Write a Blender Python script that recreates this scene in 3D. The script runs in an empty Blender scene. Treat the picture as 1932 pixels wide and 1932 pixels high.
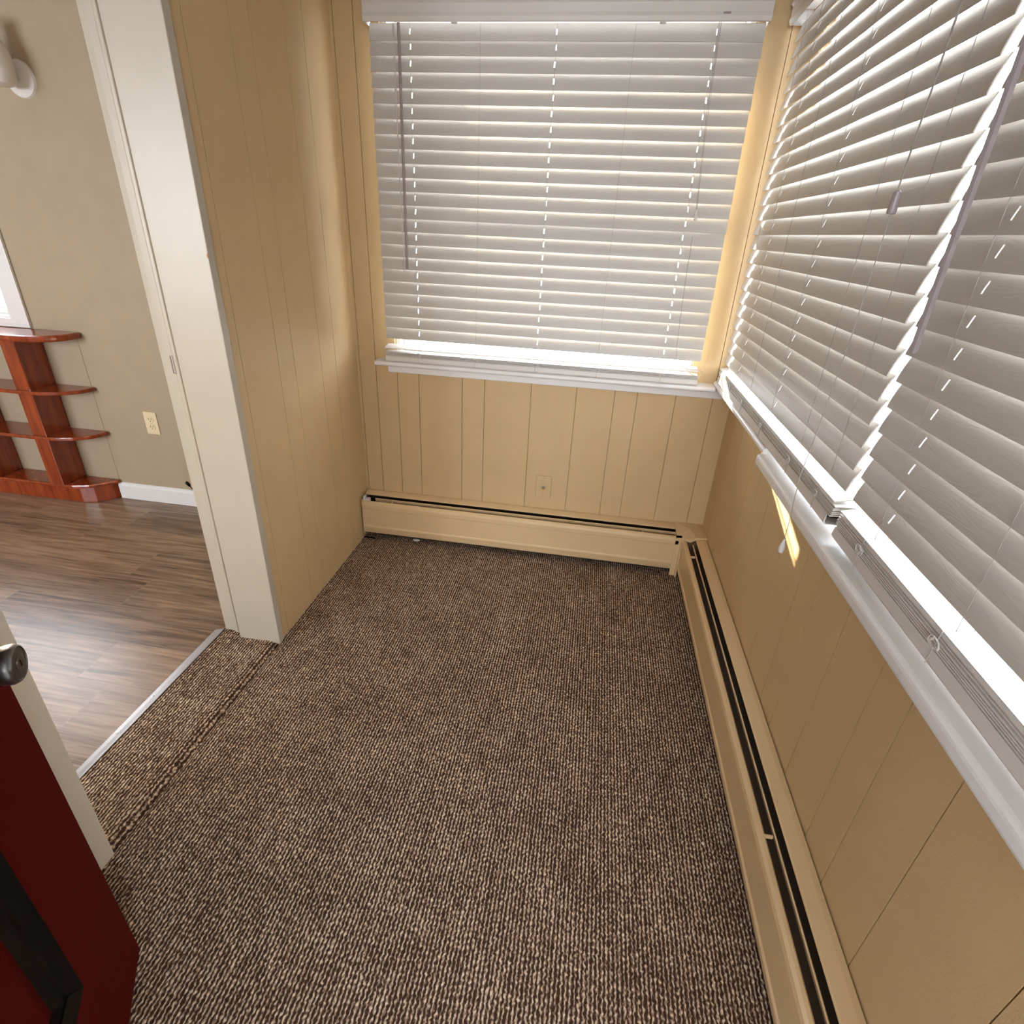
import bpy, bmesh, math, random
from mathutils import Vector, Matrix

random.seed(7)
S = bpy.context.scene
COL = S.collection
PI = math.pi

# ------------------------------------------------------------------ camera
cam_d = bpy.data.cameras.new('camera')
cam = bpy.data.objects.new('camera', cam_d)
COL.objects.link(cam)
cam_d.sensor_fit = 'HORIZONTAL'
cam_d.sensor_width = 36.0
cam_d.lens = 1017.95 / 1932 * 36.0
cam_d.shift_x = (966 - 960.92) / 1932
cam_d.shift_y = (935.31 - 966) / 1932
cam_d.clip_start = 0.02
RC = [[0.986484, 0.15812, 0.042986], [0.107926, -0.429599, -0.896547], [-0.123295, 0.889069, -0.440857]]
cam.matrix_world = Matrix(((RC[0][0], -RC[1][0], -RC[2][0], 1.0113),
                           (RC[0][1], -RC[1][1], -RC[2][1], -2.2445),
                           (RC[0][2], -RC[1][2], -RC[2][2], 1.3829),
                           (0, 0, 0, 1)))
S.camera = cam

# ------------------------------------------------------------------ light
SKY = 16.0
SUN = 23.0
w = bpy.data.worlds.new('sky')
S.world = w
w.use_nodes = True
bg = w.node_tree.nodes['Background']
bg.inputs[0].default_value = (0.87, 0.93, 1.0, 1)
bg.inputs[1].default_value = SKY
sun_d = bpy.data.lights.new('sun', 'SUN')
sun_d.energy = SUN
sun_d.color = (1.0, 0.86, 0.68)
sun_d.angle = math.radians(0.6)
sun = bpy.data.objects.new('sun', sun_d)
COL.objects.link(sun)
sun.location = (-4, 4, 4)
sun.rotation_euler = Vector((1.19, -1.0, -0.30)).to_track_quat('-Z', 'Y').to_euler()


def portal(name, loc, rot, sx, sy):
    d = bpy.data.lights.new(name, 'AREA')
    d.shape = 'RECTANGLE'
    d.size, d.size_y = sx, sy
    d.cycles.is_portal = True
    o = bpy.data.objects.new(name, d)
    o.location = loc
    o.rotation_euler = rot
    COL.objects.link(o)


portal('doorway_light', (1.06, -2.62, 1.03), (PI / 2, 0, 0), 0.84, 2.06)
portal('window_light', (1.72, -1.25, 1.42), (PI / 2, 0, PI / 2), 2.5, 1.2)
portal('window_light', (-2.35, 0.18, 1.5), (-PI / 2, 0, 0), 1.4, 1.3)
portal('window_light', (-2.3, -4.18, 1.4), (PI / 2, 0, 0), 2.2, 1.5)

S.view_settings.view_transform = 'Standard'
S.view_settings.look = 'None'
S.view_settings.gamma = 1.0
S.view_settings.exposure = 0.3
S.view_settings.use_curve_mapping = False
S.cycles.max_bounces = 10
S.cycles.diffuse_bounces = 7
S.cycles.glossy_bounces = 3
S.cycles.transparent_max_bounces = 12
S.cycles.sample_clamp_indirect = 6.0
S.cycles.caustics_reflective = False
S.cycles.caustics_refractive = False


# ------------------------------------------------------------------ materials
def srgb(r, g, b):
    def f(c):
        c /= 255.0
        return c / 12.92 if c <= 0.04045 else ((c + 0.055) / 1.055) ** 2.4
    return (f(r), f(g), f(b), 1)


def new_mat(name):
    m = bpy.data.materials.new(name)
    m.use_nodes = True
    nt = m.node_tree
    return m, nt, nt.nodes['Principled BSDF'], nt.nodes['Material Output']


def paint(name, col, rough=0.5, bump=0.15, scale=350, spec=0.4, vary=0.04, metal=0.0, coat=0.0):
    m, nt, b, out = new_mat(name)
    N, L = nt.nodes.new, nt.links.new
    b.inputs['Roughness'].default_value = rough
    b.inputs['Specular IOR Level'].default_value = spec
    b.inputs['Metallic'].default_value = metal
    b.inputs['Coat Weight'].default_value = coat
    tc = N('ShaderNodeNewGeometry')
    n1 = N('ShaderNodeTexNoise')
    n1.inputs['Scale'].default_value = 9
    n1.inputs['Detail'].default_value = 4
    L(tc.outputs['Position'], n1.inputs['Vector'])
    mx = N('ShaderNodeMix')
    mx.data_type = 'RGBA'
    c2 = tuple(min(1, c * (1 - 2.2 * vary)) for c in col[:3]) + (1,)
    c1 = tuple(min(1, c * (1 + vary)) for c in col[:3]) + (1,)
    mx.inputs[6].default_value = c1
    mx.inputs[7].default_value = c2
    L(n1.outputs['Fac'], mx.inputs[0])
    L(mx.outputs[2], b.inputs['Base Color'])
    if bump > 0:
        n2 = N('ShaderNodeTexNoise')
        n2.inputs['Scale'].default_value = scale
        n2.inputs['Detail'].default_value = 3
        L(tc.outputs['Position'], n2.inputs['Vector'])
        bp = N('ShaderNodeBump')
        bp.inputs['Strength'].default_value = bump
        bp.inputs['Distance'].default_value = 0.002
        L(n2.outputs['Fac'], bp.inputs['Height'])
        L(bp.outputs['Normal'], b.inputs['Normal'])
    return m


M = {}
M['tan'] = paint('tan_panel_paint', (0.55, 0.39, 0.20, 1), 0.5, 0.25, 260, 0.35)
M['heater'] = paint('tan_enamel', (0.64, 0.46, 0.25, 1), 0.38, 0.05, 500, 0.5, 0.02)
M['living'] = paint('beige_wall_paint', (0.39, 0.305, 0.205, 1), 0.55, 0.3, 200, 0.3)
M['ceil'] = paint('ceiling_white', (0.62, 0.58, 0.52, 1), 0.7, 0.2, 200)
M['cream'] = paint('cream_gloss_paint', (0.44, 0.385, 0.30, 1), 0.35, 0.12, 60, 0.5, 0.03)
M['white'] = paint('white_gloss_paint', (0.74, 0.72, 0.70, 1), 0.3, 0.1, 90, 0.5, 0.03)
M['ivory'] = paint('ivory_plastic', srgb(222, 203, 165), 0.4, 0.0)
M['chip'] = paint('bare_wood', (0.40, 0.17, 0.08, 1), 0.7, 0.0)
M['trim'] = paint('cream_paint_lightened', (0.80, 0.72, 0.58, 1), 0.35, 0.1, 90, 0.5, 0.03)  # same cream paint as the jamb, lightened for the dimmer near casing
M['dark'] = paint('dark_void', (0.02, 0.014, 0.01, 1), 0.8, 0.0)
M['fin'] = paint('fin_metal', (0.10, 0.07, 0.045, 1), 0.5, 0.0, metal=0.4)
M['red'] = paint('red_door_paint', (0.068, 0.0010, 0.0008, 1), 0.4, 0.06, 300, 0.03, 0.06)
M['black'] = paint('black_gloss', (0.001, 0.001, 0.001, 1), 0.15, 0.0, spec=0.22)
M['seal'] = paint('grey_vinyl', (0.30, 0.30, 0.31, 1), 0.3, 0.0)
M['knob'] = paint('pewter_metal', (0.13, 0.12, 0.11, 1), 0.3, 0.0, spec=0.6, metal=0.85)
M['brass'] = paint('nickel', (0.45, 0.40, 0.34, 1), 0.3, 0.0, metal=1.0)
M['cord'] = paint('white_cord', (0.36, 0.33, 0.30, 1), 0.7, 0.0)
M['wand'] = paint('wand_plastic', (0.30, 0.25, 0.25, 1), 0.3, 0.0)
M['alu'] = paint('aluminium_strip', (0.46, 0.43, 0.41, 1), 0.35, 0.1, 120, metal=0.7)
M['ground'] = paint('outdoor_ground', (0.55, 0.56, 0.60, 1), 0.8, 0.0)
M['siding'] = paint('outdoor_siding', (0.7, 0.7, 0.72, 1), 0.7, 0.0)


def wood(name):
    m, nt, b, out = new_mat(name)
    N, L = nt.nodes.new, nt.links.new
    b.inputs['Roughness'].default_value = 0.16
    b.inputs['Coat Weight'].default_value = 0.5
    b.inputs['Coat Roughness'].default_value = 0.08
    g = N('ShaderNodeNewGeometry')
    mp = N('ShaderNodeMapping')
    mp.inputs['Scale'].default_value = (30, 30, 3)
    L(g.outputs['Position'], mp.inputs['Vector'])
    n = N('ShaderNodeTexNoise')
    n.inputs['Scale'].default_value = 1.5
    n.inputs['Detail'].default_value = 5
    L(mp.outputs[0], n.inputs['Vector'])
    r = N('ShaderNodeValToRGB')
    r.color_ramp.elements[0].color = (0.17, 0.022, 0.004, 1)
    r.color_ramp.elements[0].position = 0.3
    r.color_ramp.elements[1].color = (0.34, 0.058, 0.012, 1)
    r.color_ramp.elements[1].position = 0.75
    L(n.outputs['Fac'], r.inputs[0])
    L(r.outputs[0], b.inputs['Base Color'])
    return m


M['wood'] = wood('cherry_varnish')


def slat_mat(name):
    m, nt, b, out = new_mat(name)
    N, L = nt.nodes.new, nt.links.new
    b.inputs['Base Color'].default_value = (0.49, 0.458, 0.41, 1)
    b.inputs['Roughness'].default_value = 0.38
    b.inputs['Specular IOR Level'].default_value = 0.4
    tc = N('ShaderNodeTexCoord')
    oi = N('ShaderNodeObjectInfo')
    ad = N('ShaderNodeVectorMath')
    ad.operation = 'ADD'
    ml = N('ShaderNodeVectorMath')
    ml.operation = 'SCALE'
    ml.inputs[0].default_value = (0, 0, 40)
    L(oi.outputs['Random'], ml.inputs['Scale'])
    L(tc.outputs['Object'], ad.inputs[0])
    L(ml.outputs[0], ad.inputs[1])
    mp = N('ShaderNodeMapping')
    mp.inputs['Scale'].default_value = (3.5, 1, 26)
    L(ad.outputs[0], mp.inputs['Vector'])
    n = N('ShaderNodeTexNoise')
    n.inputs['Scale'].default_value = 1.6
    n.inputs['Detail'].default_value = 1.5
    L(mp.outputs[0], n.inputs['Vector'])
    # contour lines of the noise give embossed cathedral grain
    mu = N('ShaderNodeMath')
    mu.operation = 'MULTIPLY'
    mu.inputs[1].default_value = 75
    L(n.outputs['Fac'], mu.inputs[0])
    si = N('ShaderNodeMath')
    si.operation = 'SINE'
    L(mu.outputs[0], si.inputs[0])
    bp = N('ShaderNodeBump')
    bp.inputs['Strength'].default_value = 0.16
    bp.inputs['Distance'].default_value = 0.0003
    L(si.outputs[0], bp.inputs['Height'])
    L(bp.outputs['Normal'], b.inputs['Normal'])
    tr = N('ShaderNodeBsdfTranslucent')
    tr.inputs[0].default_value = (0.95, 0.85, 0.72, 1)
    ms = N('ShaderNodeMixShader')
    ms.inputs[0].default_value = 0.012
    L(b.outputs[0], ms.inputs[1])
    L(tr.outputs[0], ms.inputs[2])
    L(ms.outputs[0], out.inputs[0])
    return m


M['slat'] = slat_mat('blind_slat_vinyl')
M['blindw'] = paint('blind_white_plastic', (0.60, 0.565, 0.52, 1), 0.35, 0.05, 200, 0.4, 0.02)


def glass(name):
    m, nt, b, out = new_mat(name)
    nt.nodes.remove(b)
    N, L = nt.nodes.new, nt.links.new
    t = N('ShaderNodeBsdfTransparent')
    t.inputs[0].default_value = (0.96, 0.97, 0.98, 1)
    g = N('ShaderNodeBsdfGlossy')
    g.inputs['Roughness'].default_value = 0.03
    lw = N('ShaderNodeLayerWeight')
    lw.inputs[0].default_value = 0.5
    pw = N('ShaderNodeMath')
    pw.operation = 'POWER'
    pw.inputs[1].default_value = 5.0
    L(lw.outputs['Facing'], pw.inputs[0])
    fr = N('ShaderNodeMath')
    fr.operation = 'MULTIPLY_ADD'
    fr.inputs[1].default_value = 0.9
    fr.inputs[2].default_value = 0.04
    L(pw.outputs[0], fr.inputs[0])
    ms = N('ShaderNodeMixShader')
    L(fr.outputs[0], ms.inputs[0])
    L(t.outputs[0], ms.inputs[1])
    L(g.outputs[0], ms.inputs[2])
    L(ms.outputs[0], out.inputs[0])
    return m


M['glass'] = glass('window_glass')


def carpet():
    m, nt, b, out = new_mat('ribbed_loop_carpet')
    N, L = nt.nodes.new, nt.links.new
    b.inputs['Roughness'].default_value = 0.95
    b.inputs['Specular IOR Level'].default_value = 0.15
    g = N('ShaderNodeNewGeometry')
    sp = N('ShaderNodeSeparateXYZ')
    L(g.outputs['Position'], sp.inputs[0])

    def math_(op, a, c=None, d=None):
        n = N('ShaderNodeMath')
        n.operation = op
        for i, v in enumerate((a, c, d)):
            if v is None:
                continue
            if isinstance(v, (int, float)):
                n.inputs[i].default_value = v
            else:
                L(v, n.inputs[i])
        return n.outputs[0]

    def noise(scale, vec, det=2):
        n = N('ShaderNodeTexNoise')
        n.inputs['Scale'].default_value = scale
        n.inputs['Detail'].default_value = det
        L(vec, n.inputs['Vector'])
        return n.outputs['Fac']

    P = g.outputs['Position']
    X, Y = sp.outputs[0], sp.outputs[1]
    wob = math_('MULTIPLY', math_('SUBTRACT', noise(120, P, 1), 0.5), 0.0095)
    xx = math_('ADD', X, wob)
    rib = math_('MULTIPLY', math_('ADD', math_('SINE', math_('MULTIPLY', xx, 2 * PI / 0.0092)), 1), 0.5)
    # stitches along each rib, shifted from rib to rib
    row = math_('FLOOR', math_('DIVIDE', xx, 0.0092))
    wn = N('ShaderNodeTexWhiteNoise')
    wn.noise_dimensions = '1D'
    L(row, wn.inputs['W'])
    yy = math_('ADD', Y, math_('MULTIPLY', wn.outputs['Value'], 0.0115))
    yy = math_('ADD', yy, math_('MULTIPLY', math_('SUBTRACT', noise(60, P, 1), 0.5), 0.012))
    st = math_('MULTIPLY', math_('ADD', math_('SINE', math_('MULTIPLY', yy, 2 * PI / 0.0115)), 1), 0.5)
    mpn = N('ShaderNodeMapping')
    mpn.inputs['Scale'].default_value = (110, 55, 60)
    L(P, mpn.inputs['Vector'])
    n1 = noise(2.0, mpn.outputs[0], 2)
    mps = N('ShaderNodeMapping')
    mps.inputs['Scale'].default_value = (108, 14, 30)
    L(P, mps.inputs['Vector'])
    n2 = noise(1.0, mps.outputs[0], 1)
    mpc = N('ShaderNodeMapping')
    mpc.inputs['Scale'].default_value = (16, 95, 30)
    L(P, mpc.inputs['Vector'])
    n3 = noise(1.0, mpc.outputs[0], 2)
    h = math_('ADD', math_('MULTIPLY', rib, 0.50), math_('MULTIPLY', math_('MULTIPLY', rib, st), 0.22))
    h = math_('ADD', h, math_('MULTIPLY', math_('SUBTRACT', n1, 0.5), 1.05))
    h = math_('ADD', h, math_('MULTIPLY', math_('SUBTRACT', n2, 0.47), 0.32))
    h = math_('ADD', h, math_('MULTIPLY', math_('SUBTRACT', n3, 0.47), 0.34))
    big = noise(7, P, 2)
    hh = math_('ADD', h, math_('MULTIPLY', math_('SUBTRACT', big, 0.5), 0.2))
    r = N('ShaderNodeValToRGB')
    e = r.color_ramp.elements
    e[0].position = 0.16
    e[0].color = (0.05, 0.024, 0.015, 1)
    e[1].position = 0.80
    e[1].color = (0.78, 0.615, 0.44, 1)
    k = e.new(0.42)
    k.color = (0.25, 0.158, 0.10, 1)
    L(hh, r.inputs[0])
    L(r.outputs[0], b.inputs['Base Color'])
    bp = N('ShaderNodeBump')
    bp.inputs['Strength'].default_value = 0.9
    bp.inputs['Distance'].default_value = 0.003
    L(h, bp.inputs['Height'])
    L(bp.outputs['Normal'], b.inputs['Normal'])
    return m


def planks():
    m, nt, b, out = new_mat('vinyl_plank')
    N, L = nt.nodes.new, nt.links.new
    b.inputs['Roughness'].default_value = 0.30
    b.inputs['Specular IOR Level'].default_value = 0.5
    g = N('ShaderNodeNewGeometry')
    sp = N('ShaderNodeSeparateXYZ')
    L(g.outputs['Position'], sp.inputs[0])

    def math_(op, a, c=None):
        n = N('ShaderNodeMath')
        n.operation = op
        for i, v in enumerate((a, c)):
            if v is None:
                continue
            if isinstance(v, (int, float)):
                n.inputs[i].default_value = v
            else:
                L(v, n.inputs[i])
        return n.outputs[0]
    X, Y = sp.outputs[0], sp.outputs[1]
    yv = math_('DIVIDE', math_('ADD', Y, 5.11), 0.18)
    row = math_('FLOOR', yv)
    fy = math_('FRACT', yv)
    wn = N('ShaderNodeTexWhiteNoise')
    wn.noise_dimensions = '1D'
    L(row, wn.inputs['W'])
    xv = math_('ADD', math_('DIVIDE', math_('ADD', X, 6), 0.92), math_('MULTIPLY', wn.outputs['Value'], 3))
    colx = math_('FLOOR', xv)
    fx = math_('FRACT', xv)
    ey = math_('MINIMUM', fy, math_('SUBTRACT', 1, fy))
    ex = math_('MINIMUM', fx, math_('SUBTRACT', 1, fx))
    seam = math_('MAXIMUM', math_('LESS_THAN', ey, 0.009), math_('LESS_THAN', ex, 0.0016))
    wn2 = N('ShaderNodeTexWhiteNoise')
    wn2.noise_dimensions = '2D'
    cb = N('ShaderNodeCombineXYZ')
    L(row, cb.inputs[0])
    L(colx, cb.inputs[1])
    L(cb.outputs[0], wn2.inputs['Vector'])
    cb2 = N('ShaderNodeCombineXYZ')
    L(math_('MULTIPLY', X, 2.2), cb2.inputs[0])
    L(math_('MULTIPLY', Y, 38), cb2.inputs[1])
    L(math_('MULTIPLY', wn2.outputs['Value'], 30), cb2.inputs[2])
    n = N('ShaderNodeTexNoise')
    n.inputs['Scale'].default_value = 1.5
    n.inputs['Detail'].default_value = 7
    n.inputs['Roughness'].default_value = 0.65
    n.inputs['Distortion'].default_value = 0.6
    L(cb2.outputs[0], n.inputs['Vector'])
    v = math_('ADD', n.outputs['Fac'], math_('MULTIPLY', math_('SUBTRACT', wn2.outputs['Value'], 0.5), 0.14))
    r = N('ShaderNodeValToRGB')
    r.color_ramp.elements[0].position = 0.34
    r.color_ramp.elements[0].color = (0.13, 0.076, 0.044, 1)
    r.color_ramp.elements[1].position = 0.68
    r.color_ramp.elements[1].color = (0.42, 0.275, 0.175, 1)
    L(v, r.inputs[0])
    mx = N('ShaderNodeMix')
    mx.data_type = 'RGBA'
    mx.inputs[7].default_value = (0.36, 0.26, 0.19, 1)
    L(math_('MULTIPLY', seam, 0.6), mx.inputs[0])
    L(r.outputs[0], mx.inputs[6])
    L(mx.outputs[2], b.inputs['Base Color'])
    bp = N('ShaderNodeBump')
    bp.inputs['Strength'].default_value = 0.25
    bp.inputs['Distance'].default_value = 0.001
    L(n.outputs['Fac'], bp.inputs['Height'])
    L(bp.outputs['Normal'], b.inputs['Normal'])
    return m


M['carpet'] = carpet()
M['plank'] = planks()


# ------------------------------------------------------------------ mesh helpers
def B():
    return bmesh.new()


def box(bm, x0, y0, z0, x1, y1, z1):
    v = [bm.verts.new((x, y, z)) for x in (x0, x1) for y in (y0, y1) for z in (z0, z1)]
    for f in ((0, 1, 3, 2), (4, 6, 7, 5), (0, 4, 5, 1), (2, 3, 7, 6), (0, 2, 6, 4), (1, 5, 7, 3)):
        bm.faces.new([v[i] for i in f])


def prism(bm, pts, axis, a, b):
    """closed outline pts (in the two other axes, in order) pushed along axis from a to b"""
    def mk(p, t):
        q = list(p)
        q.insert(axis, t)
        return bm.verts.new(q)
    A = [mk(p, a) for p in pts]
    C = [mk(p, b) for p in pts]
    n = len(pts)
    bm.faces.new(A)
    bm.faces.new(C[::-1])
    for i in range(n):
        bm.faces.new((A[i], A[(i + 1) % n], C[(i + 1) % n], C[i]))


def ring_prism(bm, outer, inner, axis, a, b):
    def mk(p, t):
        q = list(p)
        q.insert(axis, t)
        return bm.verts.new(q)
    n = len(outer)
    V = [[mk(p, t) for p in loop] for t in (a, b) for loop in (outer, inner)]
    for i in range(n):
        j = (i + 1) % n
        bm.faces.new((V[0][i], V[0][j], V[2][j], V[2][i]))
        bm.faces.new((V[1][i], V[3][i], V[3][j], V[1][j]))
        bm.faces.new((V[0][i], V[1][i], V[1][j], V[0][j]))
        bm.faces.new((V[2][i], V[2][j], V[3][j], V[3][i]))


def tube(bm, pts, r, n=8, closed=False):
    pts = [Vector(p) for p in pts]
    rr = r if isinstance(r, (list, tuple)) else [r] * len(pts)
    rings = []
    up = None
    for i, p in enumerate(pts):
        if closed:
            d = pts[(i + 1) % len(pts)] - pts[i - 1]
        else:
            d = pts[min(i + 1, len(pts) - 1)] - pts[max(i - 1, 0)]
        if d.length < 1e-9:
            d = Vector((0, 0, 1))
        d.normalize()
        if up is None:
            up = Vector((0, 0, 1)) if abs(d.z) < 0.9 else Vector((1, 0, 0))
        s = d.cross(up)
        if s.length < 1e-6:
            s = d.orthogonal()
        s.normalize()
        up = s.cross(d).normalized()
        rings.append([bm.verts.new(p + (s * math.cos(2 * PI * k / n) + up * math.sin(2 * PI * k / n)) * rr[i]) for k in range(n)])
    m = len(rings)
    for i in range(m if closed else m - 1):
        a, c = rings[i], rings[(i + 1) % m]
        for k in range(n):
            bm.faces.new((a[k], a[(k + 1) % n], c[(k + 1) % n], c[k]))
    if not closed:
        bm.faces.new(rings[0][::-1])
        bm.faces.new(rings[-1])


def lathe(bm, prof, n=28, mat=None):
    """prof: list of (radius, height) around z"""
    rings = []
    for r, h in prof:
        if r < 1e-6:
            rings.append([bm.verts.new((0, 0, h))])
        else:
            rings.append([bm.verts.new((r * math.cos(2 * PI * k / n), r * math.sin(2 * PI * k / n), h)) for k in range(n)])
    for a, c in zip(rings, rings[1:]):
        for k in range(n):
            q = [a[k % len(a)], a[(k + 1) % len(a)], c[(k + 1) % len(c)], c[k % len(c)]]
            u = []
            for v in q:
                if v not in u:
                    u.append(v)
            if len(u) > 2:
                bm.faces.new(u)
    if mat is not None:
        vs = [v for rg in rings for v in rg]
        bmesh.ops.transform(bm, matrix=mat, verts=vs)


def obj(name, bm, mat, parent=None, smooth=False, bevel=0.0, loc=None, seg=2):
    bmesh.ops.recalc_face_normals(bm, faces=bm.faces)
    me = bpy.data.meshes.new(name)
    bm.to_mesh(me)
    bm.free()
    me.materials.append(mat)
    if smooth:
        for p in me.polygons:
            p.use_smooth = True
        me.set_sharp_from_angle(angle=math.radians(38))
    o = bpy.data.objects.new(name, me)
    COL.objects.link(o)
    if parent is not None:
        o.parent = parent
    if loc is not None:
        o.location = loc
    if bevel > 0:
        md = o.modifiers.new('bevel', 'BEVEL')
        md.width = bevel
        md.segments = seg
        md.limit_method = 'ANGLE'
        md.angle_limit = math.radians(40)
        md.harden_normals = False
    return o


def tag(o, label, cat, group=None, kind=None):
    o['label'] = label
    o['category'] = cat
    if group:
        o['group'] = group
    if kind:
        o['kind'] = kind
    return o


def thing(name, label, cat, loc=(0, 0, 0), rz=0, group=None):
    o = bpy.data.objects.new(name, None)
    o.empty_display_size = 0.05
    COL.objects.link(o)
    o.location = loc
    o.rotation_euler = (0, 0, rz)
    return tag(o, label, cat, group)


def struct(name, bm, mat, label, cat, **k):
    return tag(obj(name, bm, mat, **k), label, cat, kind='structure')


def sthing(name, label, cat, loc=(0, 0, 0)):
    o = thing(name, label, cat, loc)
    o['kind'] = 'structure'
    return o


# ------------------------------------------------------------------ room shell
W = 1.585
H = 2.32
ZT = 2.06      # window head
ZB = 0.872      # window foot


def grooved(a, b, grooves, d=0.007, wd=0.0013):
    """outline heights along a wall from a to b: list of (pos, depth)"""
    pts = [(a, 0)]
    for g in sorted(grooves):
        pts += [(g - wd, 0), (g - wd * 0.8, d), (g + wd * 0.8, d), (g + wd, 0)]
    pts.append((b, 0))
    return pts


# back wall: below, above and beside its window
gb = [0.012, 0.085, 0.181, 0.278, 0.472, 0.571, 0.773, 0.964, 1.122, 1.214, 1.368, 1.513]
WX0, WX1 = 0.175, 1.41


def wall_piece_x(bm, x0, x1, z0, z1):
    g = [v for v in gb if x0 + 0.004 < v < x1 - 0.004]
    pts = [(p, q) for p, q in grooved(x0, x1, g)]
    prism(bm, pts + [(x1, 0.14), (x0, 0.14)], 2, z0, z1)


bm = B()
wall_piece_x(bm, 0, W, -0.03, ZB)
wall_piece_x(bm, 0, W, ZT, H)
wall_piece_x(bm, 0, WX0, ZB, ZT)
wall_piece_x(bm, WX1, W, ZB, ZT)
struct('wall_back', bm, M['tan'], 'tan grooved panel wall under and around the far window', 'wall')

# right wall with two windows
gr = [-0.12, -0.26, -0.45, -0.56, -0.677, -0.87, -1.02, -1.115, -1.26, -1.412, -1.508, -1.648, -1.838, -2.02, -2.12, -2.3]



def wall_piece_y(bm, y0, y1, z0, z1, xw=W, sign=1, grooves=gr, back=0.14):
    g = [v for v in grooves if y0 + 0.004 < v < y1 - 0.004]
    pts = [(xw + sign * q, p) for p, q in grooved(y0, y1, g)]
    prism(bm, pts + [(xw + sign * back, y1), (xw + sign * back, y0)], 2, z0, z1)


bm = B()
wall_piece_y(bm, -2.45, 0.14, -0.03, 0.86)
wall_piece_y(bm, -2.45, 0.14, ZT, H)
for a, b_ in ((-2.45, -2.36), (-1.33, -1.27), (-0.10, 0.14)):
    wall_piece_y(bm, a, b_, 0.86, ZT)
struct('wall_right', bm, M['tan'], 'tan grooved panel wall on the right beneath the long white sill', 'wall')

# left wall (porch side) with the opening to the living room
gl = [-0.793, -0.605, -0.508, -0.32, -0.20]
OY0, OY1 = -1.616, -0.862
bm = B()
wall_piece_y(bm, OY1 + 0.0, 0.0, -0.03, H, 0.0, -1, gl, 0.1)
wall_piece_y(bm, -2.45, OY0, -0.03, H, 0.0, -1, [-1.8, -1.9, -2.1, -2.25], 0.1)
wall_piece_y(bm, OY0, OY1, 2.10, H, 0.0, -1, [-1.1, -1.3], 0.1)
struct('wall_left', bm, M['tan'], 'tan grooved panel wall left of the carpet, beside the white opening trim', 'wall')
bm = B()
box(bm, -0.217, OY1 + 0.022, -0.03, -0.1, 0.022, H)
box(bm, -0.217, -4.0, 0, -0.1, OY0, H)
box(bm, -0.217, OY0, 2.10, -0.1, OY1, H)
struct('wall_partition', bm, M['living'], 'living room face of the wall between the two rooms', 'wall')

# front wall with the doorway the picture is taken from
bm = B()
box(bm, -0.1, -2.57, 0, 0.655, -2.45, H)
box(bm, 1.49, -2.57, 0, W + 0.14, -2.45, H)
box(bm, 0.655, -2.57, 2.07, 1.49, -2.45, H)
struct('wall_front', bm, M['tan'], 'tan wall around the entrance doorway behind the camera', 'wall')

# floor
bm = B()
prof = [(-0.226, -0.03), (-0.226, 0.010), (-0.06, 0.012), (-0.036, 0.0145), (-0.022, 0.0135), (-0.012, 0.008), (-0.005, -0.002), (0.0, -0.007), (0.006, -0.006), (0.014, -0.0015), (0.03, 0.0), (0.03, -0.03)]
prism(bm, prof, 1, OY0 - 0.0, OY1 + 0.021)
box(bm, 0.03, -2.57, -0.03, W, 0.0, 0.0)
box(bm, 0.0, -2.57, -0.03, 0.03, OY0, 0.0)
box(bm, 0.0, OY1 + 0.021, -0.03, 0.03, 0.0, 0.0)
struct('floor', bm, M['carpet'], 'brown and beige ribbed loop carpet covering the enclosed porch floor', 'carpet')
bm = B()
box(bm, -4.2, -4.2, -0.03, -0.226, 0.16, 0.0)
struct('floor', bm, M['plank'], 'brown wood look plank floor beyond the white trimmed opening', 'floor')

bm = B()
box(bm, -0.1, -2.57, H, W + 0.14, 0.14, H + 0.1)
box(bm, -4.2, -4.2, H + 0.05, -0.1, 0.16, H + 0.15)
struct('ceiling', bm, M['ceil'], 'pale ceiling over both rooms', 'ceiling')

# living room walls
LX0, LX1, LZ0, LZ1 = -3.1, -1.712, 0.897, 2.05
bm = B()
YW = 0.022
box(bm, -4.2, YW, 0, LX0, YW + 0.14, H + 0.05)
box(bm, LX1, YW, 0, -0.1, YW + 0.14, H + 0.05)
box(bm, LX0, YW, 0, LX1, YW + 0.14, LZ0)
box(bm, LX0, YW, LZ1, LX1, YW + 0.14, H + 0.05)
struct('wall_living', bm, M['living'], 'beige living room wall behind the red shelf unit', 'wall')
bm = B()
box(bm, -3.9, YW - 0.002, 0.1, -1.402, YW, 0.86)
struct('trim_1', bm, M['living'], 'thin beige wall panel behind the red open shelves', 'wall panel', bevel=0.002)
bm = B()
box(bm, -4.2, -4.0, 0, -4.06, YW, H + 0.05)
box(bm, -4.2, -4.14, 0, -3.4, -4.0, H + 0.05)
box(bm, -1.2, -4.14, 0, -0.1, -4.0, H + 0.05)
box(bm, -3.4, -4.14, 0, -1.2, -4.0, 0.75)
box(bm, -3.4, -4.14, 2.15, -1.2, -4.0, H + 0.05)
struct('wall_far', bm, M['living'], 'beige living room walls out of view on the left', 'wall')

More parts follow.
